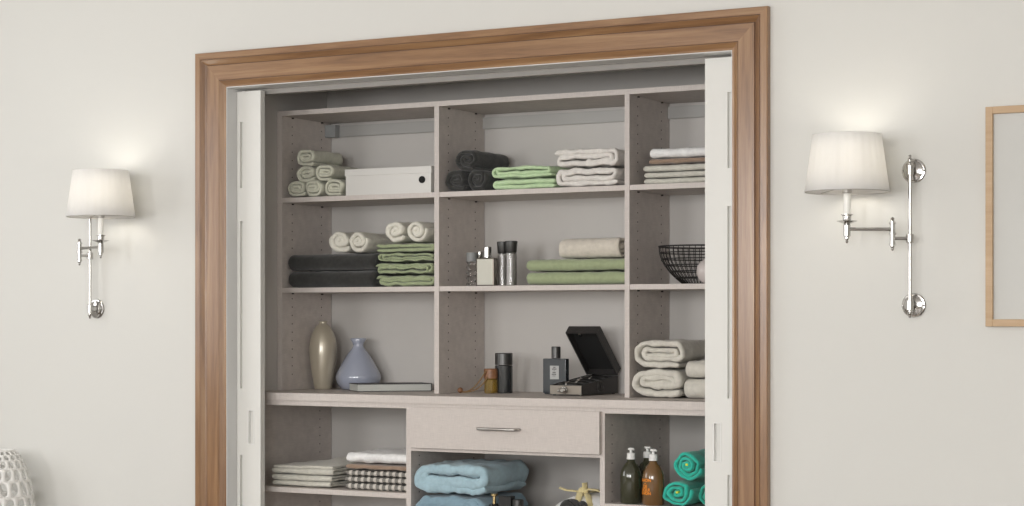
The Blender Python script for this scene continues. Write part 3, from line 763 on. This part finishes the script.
# ------------------------------------------------------------------ lower shelves
z = ZS + .0005; Y = .185
x0 = X(271.5, Y); x1 = X(330, Y)
gr = 'pale linen cloths below the worktop'
zz = z
for k, (lab, h, dx) in enumerate((('pale folded linen cloth at the bottom of the left stack below the worktop', .022, 0), ('pale folded linen cloth in the middle of the left stack below the worktop', .022, .0), ('pale folded linen cloth on top of the left stack, slightly humped', .034, .0))):
    o = fold('folded_cloth', lab, 'cloth', gr, x0 + dx, x1 + .004 * k, Y, .50, zz, h, 2 if k < 2 else 3, M['linen'], 81 + k, th_k=.9, amp=.002, wob=.003)
    if k == 2:
        for v in o.data.vertices:
            u = v.co.y / (x1 - x0); d = max(0, .31 - v.co.x) / .3
            v.co.z *= 1 + .75 * math.exp(-((u - .75) / .3) ** 2) * min(1, max(0, (1 - v.co.x / .32)) * 1.6)
    zz += h + .0005
x0 = X(344.5, Y); x1 = D1[0] - .009
gr = 'black and white checked cloths'
zz = z
for k, (lab, m, h, dx, n) in enumerate((('black and white checked cloth at the bottom of its stack', 'gingham', .026, 0, 2), ('black and white checked cloth in the middle of three', 'gingham', .0225, .001, 2),
        ('black and white checked cloth under the brown cloth', 'gingham', .0225, .003, 2), ('brown folded cloth on the checked cloths', 'brown', .023, .004, 2), ('white folded garment on the brown and checked cloths', 'white', .041, .004, 2))):
    fold('folded_cloth' if k < 4 else 'folded_garment', lab, 'cloth' if k < 4 else 'garment', gr if k < 3 else None, x0 + dx, x1, Y, .47, zz, h, n, M[m], 91 + k, th_k=.88, amp=.0018 if k < 3 else .005, wob=.002 if k < 3 else .006)
    zz += h + .0005
# middle bay
z = ZM + .0005; Y = .150
x0, x1 = X(411.8, Y), X(487.5, Y)
wB = x1 - x0; xc = (x0 + x1) / 2
HBk = .124
def blanket(name, label, mat, seed, xc, zb, w, H, mirror=False, start=-1.1, turns=1.7, yf=Y):
    R = H / 2
    o = roll(name, label, 'blanket', 'thick blue folded blankets', xc, yf, zb, R, .31, mat, seed, turns=turns, a=w / 2 - R, start=start, pitch=.040, wob=.14, amp=.007, th_k=.74)
    return o
blanket('folded_blanket', 'slate blue folded blanket under the light blue one', M['slate'], 102, xc, z, wB, .131, start=-1.3)
blanket('folded_blanket', 'light blue folded blanket on top of the slate one', M['blue'], 101, xc + .001, z + .1315, wB, .112, start=-1.2)
def vial(name, label, px, Y, ztop, capr, bodyr, capm, bodym, caph=.03, prof=None):
    t = thing(name, label, 'bottle', (X(px, Y), Y, z)); h = ztop - z
    bm = NB(); add_lathe(bm, [(bodyr * .93, 0), (bodyr, .003), (bodyr, h - caph - .006), (bodyr * .7, h - caph - .0005)], n=28); obj('bottle_body', bm, bodym, t, smooth='auto')
    bm = NB(); add_lathe(bm, prof and [(r, h - caph + q) for r, q in prof] or [(capr * .95, h - caph), (capr, h - caph + .002), (capr, h - .002), (capr * .92, h)], n=28); obj('cap', bm, capm, t, smooth='auto')
Yv = .162
vial('perfume_bottle', 'perfume bottle with a brass mushroom-shaped cap below the blankets', 494.3, Yv, at(494, 493.5, Yv).z, .012, .02, M['brass'], M['smoke'], .034, [(.006, 0), (.0058, .024), (.0125, .027), (.013, .033), (.012, .034)])
Yv = .17; t = thing('perfume_bottle', 'square black perfume bottle to the right of the brass cap', 'bottle', (X(506.8, Yv), Yv, z))
h = at(507, 496, Yv).z - z; r = (X(513.2, Yv) - X(500.8, Yv)) / 2
bm = NB(); add_box(bm, -r, r, -.016, .016, 0, h - .042); obj('bottle_body', bm, M['smoke'], t, bevel=.002)
bm = NB(); add_box(bm, -r * .98, r * .98, -.0155, .0155, h - .0415, h); obj('cap', bm, M['black'], t, bevel=.001)
Yv = .166
vial('perfume_bottle', 'dark grey capped perfume bottle rightmost of the three under the drawer', 518.0, Yv, at(518, 499.3, Yv).z, .0195, .0205, M['blackmetal'], M['smoke'], .04)
# wrapped cloth with ribbon
Yg = .25; gx0, gx1 = X(533, .24), D2[0] - .006
t = thing('cloth_bundle', 'white cloth bundle tied with a pale yellow ribbon bow', 'bundle', ((gx0 + gx1) / 2, Yg + .10, z))
wg = (gx1 - gx0) / 2
bm = NB(); nx, ny = 26, 18; G = []
def gh(u, v):
    e = (1 - abs(u) ** 4) * (1 - abs(v) ** 4)
    base = .075 + .050 * (u + 1) / 2 if u < 1 else .12
    prof_ = max(0, min(1, (u + 1) * 1.0)) ** .38
    return max(.004, (.142 * prof_) * max(0, e) ** .28 + .004 * noise.noise(Vector((u * 3, v * 3, 2))))
for i in range(nx + 1):
    u = -1 + 2 * i / nx; G.append([bm.verts.new((wg * u, .12 * (-1 + 2 * jx / ny) , gh(u, -1 + 2 * jx / ny))) for jx in range(ny + 1)])
Bt = [[bm.verts.new((v.co.x, v.co.y, 0)) for v in row] for row in G]
for i in range(nx):
    for k in range(ny):
        bm.faces.new((G[i][k], G[i + 1][k], G[i + 1][k + 1], G[i][k + 1])); bm.faces.new((Bt[i][k], Bt[i][k + 1], Bt[i + 1][k + 1], Bt[i + 1][k]))
for i in range(nx):
    bm.faces.new((G[i][0], Bt[i][0], Bt[i + 1][0], G[i + 1][0])); bm.faces.new((G[i][ny], G[i + 1][ny], Bt[i + 1][ny], Bt[i][ny]))
for k in range(ny):
    bm.faces.new((G[0][k], G[0][k + 1], Bt[0][k + 1], Bt[0][k])); bm.faces.new((G[nx][k], Bt[nx][k], Bt[nx][k + 1], G[nx][k + 1]))
obj('wrapping', bm, M['white'], t, smooth=True)
bm = NB(); kc = Vector((wg * .15, -.060, gh(.15, -.5) + .010))
def rib(pts, w=.011):
    add_tube(bm, pts, w * 1.35, 8, flat=.28)
rib([kc, kc + Vector((-.03, -.004, .004)), kc + Vector((-.062, -.008, .006)), kc + Vector((-.085, -.012, .014))], .010)
rib([kc, kc + Vector((.008, -.004, .014)), kc + Vector((.006, -.004, .034))], .009)
rib([kc + Vector((0, 0, -.002)), kc + Vector((.022, 0, .012)), kc + Vector((.05, .004, .010)), kc + Vector((.068, .01, .001))], .010)
rib([kc, kc + Vector((.025, -.02, -.006)), kc + Vector((.048, -.045, -.035)), kc + Vector((.045, -.062, -.075))], .009)
rib([Vector((wg * .15, -.123 , .01)), Vector((wg * .15, -.122, .09)), kc + Vector((0, -.03, 0)), kc, kc + Vector((0, .06, -.002)), kc + Vector((0, .15, -.008))], .009)
bmesh.ops.create_uvsphere(bm, u_segments=14, v_segments=10, radius=.017, matrix=Matrix.Translation(kc + Vector((0, -.004, .004))) @ Matrix.Diagonal((1.1, .8, .9, 1)))
o = obj('ribbon_bow', bm, M['ribbon'], t, smooth=True); o['label'] = 'pale yellow ribbon bow'
dx = X(557, .17); dw = X(583, .17) - dx
roll('rolled_cloth', 'dark grey rolled cloth in front of the white bundle', 'cloth', None, dx + dw / 2, .155, z, .07, .06, M['charcoal'], 111, turns=3, H=.136, W=dw, start=.8, amp=.004)

# right lower bay: soap bottles
z = ZS + .0005
def soap(label, px, Y, mat, text=None, ccol=None, yaw=0):
    t = thing('soap_bottle', label, 'bottle', (X(px, Y), Y, z), yaw, 'pump soap bottles')
    r = .0365
    bm = NB(); add_lathe(bm, [(r * .9, 0), (r, .004), (r, .088), (r * .97, .100), (r * .86, .114), (r * .66, .127), (r * .44, .136), (r * .36, .140), (r * .36, .146)], n=40)
    obj('bottle_body', bm, mat, t, smooth=True)
    bm = NB(); add_lathe(bm, [(.0145, .1465), (.0148, .148), (.0140, .167), (.0125, .168)], n=28)
    add_lathe(bm, [(.0052, .168), (.0048, .178)], n=16); add_lathe(bm, [(.0105, .178), (.0115, .180), (.010, .184), (.004, .186)], n=24)
    add_tube(bm, [(0, 0, .1815), (.010, -.006, .1815), (.0155, -.009, .1795)], .0032, 8)
    obj('pump', bm, M['pump'], t, smooth='auto')
    if text:
        me_all = NB(); 
        for (s, size, zc) in text:
            cu = bpy.data.curves.new('lettering', 'FONT'); cu.body = s; cu.size = size; cu.align_x = 'CENTER'; cu.align_y = 'CENTER'; cu.extrude = .0; cu.offset = .0004
            to = bpy.data.objects.new('tmp', cu); C.objects.link(to)
            dg = bpy.context.evaluated_depsgraph_get(); m2 = bpy.data.meshes.new_from_object(to.evaluated_get(dg))
            tb = NB(); tb.from_mesh(m2); bmesh.ops.triangulate(tb, faces=tb.faces); bmesh.ops.subdivide_edges(tb, edges=tb.edges, cuts=1, use_grid_fill=True)
            for v in tb.verts:
                a = v.co.x / r + tx; zv = v.co.y + zc; v.co = Vector(((r + .0006) * math.sin(a), -(r + .0006) * math.cos(a), zv))
            tmp = bpy.data.meshes.new('tmpm'); tb.to_mesh(tmp); tb.free(); me_all.from_mesh(tmp)
            bpy.data.objects.remove(to); bpy.data.curves.remove(cu); bpy.data.meshes.remove(tmp); bpy.data.meshes.remove(m2)
        o = obj('lettering', me_all, ccol, t); o['label'] = 'printed lettering'
tx = -.22
soap('dark olive pump soap bottle at the left', 631, .20, M['soap_dark'])
soap('dark olive pump soap bottle at the back, between the other two', 647.5, .290, M['soap_dark'], [('SAVON', .0135, .080), ('DE', .007, .068), ('LIQUIDE', .013, .056), ('PROVENCE', .011, .044)] if False else None)
tx = -.40
soap('amber brown pump soap bottle with orange lettering', 653.3, .175, M['soap_amber'], [('SAVON', .0135, .083), ('—', .009, .0735), ('DE', .0145, .063), ('LIQUI', .0145, .0515), ('SAVON', .0135, .040)], M['orange'])
# teal rolls
gr = 'teal rolled towels'
Y = .16; Wt = .112
xa = X(677.5, Y); xb = xa + Wt + .001
def teal(label, x, y, zz, H, m, sd, st):
    o = roll('rolled_towel', label, 'towel', gr, x, y, zz, .05, .27, M[m], sd, turns=3.4, wob=.20, start=st, H=H, W=Wt, pitch=.0135, th_k=.84, amp=.0045, tele=.012)
    bm = NB(); add_box(bm, -.004, .004, -.006, .012, H * .52, H * .52 + .007)
    g = obj('sewn_tag', bm, M['yellow'], o, bevel=.001, loc=(0, 0, 0)); g['label'] = 'small yellow-green sewn tag'
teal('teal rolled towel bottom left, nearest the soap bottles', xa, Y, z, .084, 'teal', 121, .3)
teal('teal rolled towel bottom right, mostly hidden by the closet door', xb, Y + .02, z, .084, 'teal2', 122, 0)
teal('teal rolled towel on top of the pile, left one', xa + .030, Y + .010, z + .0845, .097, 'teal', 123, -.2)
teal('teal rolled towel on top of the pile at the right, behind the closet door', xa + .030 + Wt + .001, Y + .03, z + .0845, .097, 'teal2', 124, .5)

# ------------------------------------------------------------------ wall sconces
SHADES = []
def sconce(label, mirror_label, rod, piv, cand):
    """rod, piv, cand: x,y positions of the upright, the swing pivot and the candle"""
    rx, ry = rod; t = thing('wall_sconce', label, 'wall lamp', (rx, 0, 1.3738)); O = Vector(t.location)
    L = lambda x, y, z_: Vector((x, y, z_)) - O
    zt, zb = 1.8017, 1.4000
    for zp in (zt, zb):
        bm = NB(); add_lathe(bm, [(.036, -.0005), (.0365, -.004), (.034, -.007), (.030, -.0075), (.028, -.011), (.020, -.0135), (.012, -.015), (.010, -.022), (.0085, -.030), (.0085, ry + .004)], 0, 0, zp - O.z, 40, axis='Y')
        obj('wall_plate', bm, M['chrome'], t, smooth='auto')
        for a in (-1, 1):
            bm = NB(); add_lathe(bm, [(.0028, -.0060), (.0032, -.0085), (.0015, -.0095)], .0318 * a, 0, zp - O.z, 12, axis='Y')
            obj('screw', bm, M['chrome'], t, smooth='auto')
        bm = NB(); add_lathe(bm, [(.0095, -.016), (.0112, -.014), (.0112, .014), (.0095, .016)], 0, ry, zp - O.z, 24); obj('collar', bm, M['chrome'], t, smooth='auto')
    bm = NB(); add_lathe(bm, [(.0058, zb - .02 - O.z), (.0058, zt + .014 - O.z)], 0, ry, 0, 24)
    obj('upright_rod', bm, M['chrome'], t, smooth='auto')
    bm = NB(); zz = zt + .014 - O.z
    add_lathe(bm, [(.0066, zz), (.009, zz + .003), (.009, zz + .006), (.005, zz + .009), (.0075, zz + .014), (.0065, zz + .020), (.0035, zz + .023), (.005, zz + .028), (.002, zz + .032)], 0, ry, 0, 20)
    obj('finial', bm, M['chrome'], t, smooth=True)
    bm = NB(); zz = zb - .02 - O.z
    add_lathe(bm, [(.002, zz - .018), (.005, zz - .014), (.0035, zz - .010), (.008, zz - .006), (.0085, zz)], 0, ry, 0, 20)
    obj('finial', bm, M['chrome'], t, smooth=True)
    za1, za2 = 1.5985, 1.6255
    bm = NB(); add_lathe(bm, [(.0105, -.013), (.0118, -.011), (.0118, .011), (.0105, .013)], 0, ry, za1 - O.z, 24); obj('collar', bm, M['chrome'], t, smooth='auto')
    bm = NB(); add_tube(bm, [L(rx, ry, za1), L(piv[0], piv[1], za1)], .0052, 16); obj('swing_arm', bm, M['chrome'], t, smooth='auto')
    bm = NB(); p = L(piv[0], piv[1], 1.612)
    add_lathe(bm, [(.002, -.050), (.005, -.046), (.0045, -.041), (.0075, -.037), (.0075, -.034), (.0105, -.034), (.0105, -.030), (.0080, -.029), (.0080, -.004), (.0108, -.003), (.0108, .003), (.0080, .004), (.0080, .029), (.0105, .030), (.0105, .034), (.0075, .034), (.0075, .037), (.0045, .041), (.006, .046), (.002, .050)], p.x, p.y, p.z, 24)
    obj('pivot', bm, M['chrome'], t, smooth='auto')
    bm = NB(); add_tube(bm, [L(piv[0], piv[1], za2), L(cand[0], cand[1], za2)], .0055, 16); obj('swing_arm', bm, M['chrome'], t, smooth='auto')
    c = L(cand[0], cand[1], 0)
    bm = NB()
    add_lathe(bm, [(.002, 1.584), (.0045, 1.588), (.0035, 1.593), (.007, 1.597), (.007, 1.603), (.0105, 1.605), (.0105, 1.638), (.008, 1.641), (.014, 1.643), (.030, 1.649), (.031, 1.650), (.028, 1.6505), (.013, 1.647), (.012, 1.650), (.013, 1.665), (.018, 1.668), (.018, 1.6695), (.012, 1.6705)], c.x, c.y, c.z, 32)
    obj('candle_cup', bm, M['chrome'], t, smooth='auto')
    bm = NB(); add_lathe(bm, [(.0105, 1.671), (.0105, 1.732)], c.x, c.y, c.z, 24); obj('candle_sleeve', bm, M['candle'], t, smooth='auto')
    bm = NB(); add_lathe(bm, [(.013, 1.7325), (.014, 1.734), (.014, 1.752), (.012, 1.754)], c.x, c.y, c.z, 24)
    obj('lamp_socket', bm, M['steel'], t, smooth='auto')
    bm = NB(); add_lathe(bm, [(.010, 1.7545), (.014, 1.768), (.022, 1.785), (.024, 1.800), (.020, 1.815), (.008, 1.823)], c.x, c.y, c.z, 24)
    M_b = M['bulb']; obj('light_bulb', bm, M_b, t, smooth=True)
    # pleated shade: double wall, open at both ends
    zs0, zs1 = 1.737, 1.906; r0, r1 = .1245, .1005; n = 168
    bm = NB(); rings = []
    levels = [(0, 0), (.012, .0), (.05, 1), (.3, 1), (.5, 1), (.7, 1), (.95, 1), (.985, 0), (1, 0)]
    for f, pl in levels:
        zz = zs0 + (zs1 - zs0) * f; rr = r0 + (r1 - r0) * f
        rings.append([bm.verts.new((c.x + (rr + (pl * (.0006 if i % 6 in (0, 1, 2) else -.0003) if pl else .0012)) * math.cos(2 * PI * i / n), c.y + (rr + (pl * (.0006 if i % 6 in (0, 1, 2) else -.0003) if pl else .0012)) * math.sin(2 * PI * i / n), c.z + zz)) for i in range(n)])
    for k, (f, pl) in reversed(list(enumerate(levels))):
        if f in (0, .3, .7, 1):
            zz = zs0 + (zs1 - zs0) * f; rr = r0 + (r1 - r0) * f - .0022
            rings.append([bm.verts.new((c.x + rr * math.cos(2 * PI * i / n), c.y + rr * math.sin(2 * PI * i / n), c.z + zz)) for i in range(n)])
    rings.append(rings[0])
    for a, b in zip(rings, rings[1:]):
        for i in range(n): bm.faces.new((a[i], a[(i + 1) % n], b[(i + 1) % n], b[i]))
    sh = obj('lamp_shade', bm, M['shade'], t, smooth=True); sh['label'] = 'tapered white pleated fabric shade'
    bm = NB(); add_tube(bm, [(c.x + (r0 - .001) * math.cos(2 * PI * i / 64), c.y + (r0 - .001) * math.sin(2 * PI * i / 64), c.z + zs0 - .001) for i in range(64)], .0012, 6, closed=True)
    for a in (.5, .5 + 2 * PI / 3, .5 + 4 * PI / 3): add_tube(bm, [(c.x + .013 * math.cos(a), c.y + .013 * math.sin(a), c.z + 1.752), (c.x + (r0 - .003) * math.cos(a), c.y + (r0 - .003) * math.sin(a), c.z + 1.739)], .0012, 6)
    obj('shade_frame', bm, M['steel'], sh, smooth=True)
    SHADES.append(Vector((cand[0], cand[1], 1.80)))
def bulbm():
    m, nt, b = new_mat('frosted_bulb'); setp(b, Base_Color=(.95, .93, .88, 1), Roughness=.5, Emission_Color=(1, .86, .62, 1), Emission_Strength=6.0); return m
M['bulb'] = bulbm()
sconce('polished nickel swing-arm wall lamp with a white pleated shade, left of the closet', '', (X(90, -.04), -.04), (X(79.5, -.088), -.088), (X(100.8, -.149), -.149))
sconce('polished nickel swing-arm wall lamp with a white pleated shade, right of the closet', '', (X(910, -.04), -.04), (X(892.5, -.066), -.066), (X(847, -.137), -.137))

# ------------------------------------------------------------------ picture frame
px0 = at(985.5, 107, -.02); pz1 = px0.z; pz0 = at(985.5, 326.5, -.02).z; W = .52; fw = .021
t = thing('picture_frame', 'thin light oak picture frame with a blank grey print', 'picture', (px0.x + W / 2, 0, pz0)); h = pz1 - pz0
bm = NB()
add_box(bm, -W / 2, -W / 2 + fw, -.022, -.001, 0, h); add_box(bm, W / 2 - fw, W / 2, -.022, -.001, 0, h)
add_box(bm, -W / 2 + fw, W / 2 - fw, -.022, -.001, 0, fw); add_box(bm, -W / 2 + fw, W / 2 - fw, -.022, -.001, h - fw, h)
obj('frame', bm, M['oak'], t, bevel=.0012)
bm = NB(); add_box(bm, -W / 2 + fw, W / 2 - fw, -.010, -.006, fw, h - fw); obj('print', bm, M['canvas'], t)

# ------------------------------------------------------------------ perforated vase on a side table (bottom left)
Yv = -.175; vx = X(1.5, Yv); vt = at(0, 450.5, Yv).z
pp = [(0, .042), (.004, .055), (.018, .069), (.05, .085), (.10, .104), (.15, .117), (.21, .125), (.27, .120), (.33, .104), (.38, .083), (.42, .060)]   # (below the rim, radius)
def vr(d):
    for (a, ra), (b, rb) in zip(pp, pp[1:]):
        if a <= d <= b:
            s = (d - a) / (b - a); return ra + (rb - ra) * s
    return pp[-1][1]
VH = .42
t = thing('perforated_vase', 'white ceramic vase pierced with oval holes at the lower left edge', 'vase', (vx, Yv, vt - VH))
bm = NB(); NC = 17; rows = [0.0]
hs = [.014, .020, .030, .046, .058, .062, .060, .052, .040, .026]
for h_ in hs: rows.append(rows[-1] + h_)
sc_ = VH * .985 / rows[-1]; rows = [r_ * sc_ for r_ in rows]
def P3(u, d):
    r_ = vr(min(max(d, 0), VH)); a = 2 * PI * u / NC; return Vector((r_ * math.cos(a), r_ * math.sin(a), VH - d))
rv = random.Random(3)
for ri in range(len(rows) - 1):
    d0, d1 = rows[ri], rows[ri + 1]; dm = (d0 + d1) / 2; off = .5 * (ri % 2)
    for ci in range(NC):
        uc = ci + off; K = 24; inner = []; mid = []; outer = []
        tl = rv.uniform(-.5, .5); sx_ = rv.uniform(.30, .36); sy = rv.uniform(.38, .44) 
        for k in range(K):
            # square-ish cell boundary, hole is an oval
            a = 2 * PI * k / K; c, s = math.cos(a), math.sin(a); m_ = max(abs(c), abs(s))
            outer.append(bm.verts.new(P3(uc + .5 * c / m_, dm + (d1 - d0) * .5 * s / m_)))
            cs_ = c * sx_ + s * tl * .3
            inner.append(bm.verts.new(P3(uc + cs_, dm + (d1 - d0) * sy * s)))
        for k in range(K): bm.faces.new((outer[k], outer[(k + 1) % K], inner[(k + 1) % K], inner[k]))
bmesh.ops.remove_doubles(bm, verts=bm.verts, dist=.0004)
sh_ = obj('pierced_shell', bm, M['ceramic'], t, smooth=True)
md = sh_.modifiers.new('thick', 'SOLIDIFY'); md.thickness = .005; md.offset = -1
bm = NB(); add_tube(bm, [(.045 * math.cos(2 * PI * i / 48), .045 * math.sin(2 * PI * i / 48), VH) for i in range(48)], .004, 8, closed=True); obj('rim', bm, M['ceramic'], t, smooth=True)
bm = NB(); add_lathe(bm, [(.058, 0), (.060, .002), (.060, .008), (.055, .010)], n=48); obj('base', bm, M['ceramic'], t, smooth='auto')
tt = thing('side_table', 'small round white side table under the pierced vase, just below the frame', 'table', (vx - .02, Yv - .02, 0))
zt_ = vt - VH - .0005
bm = NB(); add_lathe(bm, [(.20, zt_ - .022), (.203, zt_ - .02), (.203, zt_ - .003), (.20, zt_)], n=56); obj('table_top', bm, M['jamb'], tt, smooth='auto')
for a in (.5, .5 + PI / 2, .5 + PI, .5 + 1.5 * PI):
    bm = NB(); add_tube(bm, [(.165 * math.cos(a), .165 * math.sin(a), 0), (.13 * math.cos(a), .13 * math.sin(a), zt_ - .0225)], .012, 12); obj('leg', bm, M['jamb'], tt, smooth='auto')

# ------------------------------------------------------------------ lights
def area(name, loc, rot, sx, sy, power, col=(1, 1, 1)):
    l = bpy.data.lights.new(name, 'AREA'); l.shape = 'RECTANGLE'; l.size = sx; l.size_y = sy; l.energy = power; l.color = col
    o = bpy.data.objects.new(name, l); C.objects.link(o); o.location = loc; o.rotation_euler = rot; return o
for i, w in enumerate(wins):
    area('daylight_window', ((w[0] + w[1]) / 2, YB - .02, 1.825), (PI / 2, 0, 0), w[1] - w[0] - .1, 1.45, (100, 115, 130)[i], (1, .985, .975))
area('daylight_window', (XL - .02, (WL[0] + WL[1]) / 2, 1.825), (PI / 2, 0, -PI / 2), 1.8, 1.4, 32, (1, .985, .975))
for s in SHADES:
    l = bpy.data.lights.new('bulb_light', 'POINT'); l.energy = .95; l.color = (1, .94, .84); l.shadow_soft_size = .05
    o = bpy.data.objects.new('bulb_light', l); C.objects.link(o); o.location = s + Vector((0, 0, .035))
w = bpy.data.worlds.new('World'); bpy.context.scene.world = w; w.use_nodes = True
w.node_tree.nodes['Background'].inputs[0].default_value = (.85, .92, 1, 1); w.node_tree.nodes['Background'].inputs[1].default_value = 1.0

# ------------------------------------------------------------------ camera
cd = bpy.data.cameras.new('camera'); cam = bpy.data.objects.new('camera', cd); C.objects.link(cam)
cd.sensor_fit = 'HORIZONTAL'; cd.sensor_width = 36; cd.lens = FPX / 1024 * 36
cd.shift_y = (322 - 253) / 1024; cd.clip_start = .05
cam.location = CAM; cam.rotation_euler = (PI / 2, 0, TH)
sc = bpy.context.scene; sc.camera = cam
vs = sc.view_settings; vs.view_transform = 'Standard'; vs.look = 'None'; vs.exposure = -.27; vs.gamma = 1; vs.use_curve_mapping = False
sc.cycles.use_denoising = True; sc.cycles.max_bounces = 8; sc.cycles.diffuse_bounces = 5; sc.cycles.sample_clamp_indirect = 4
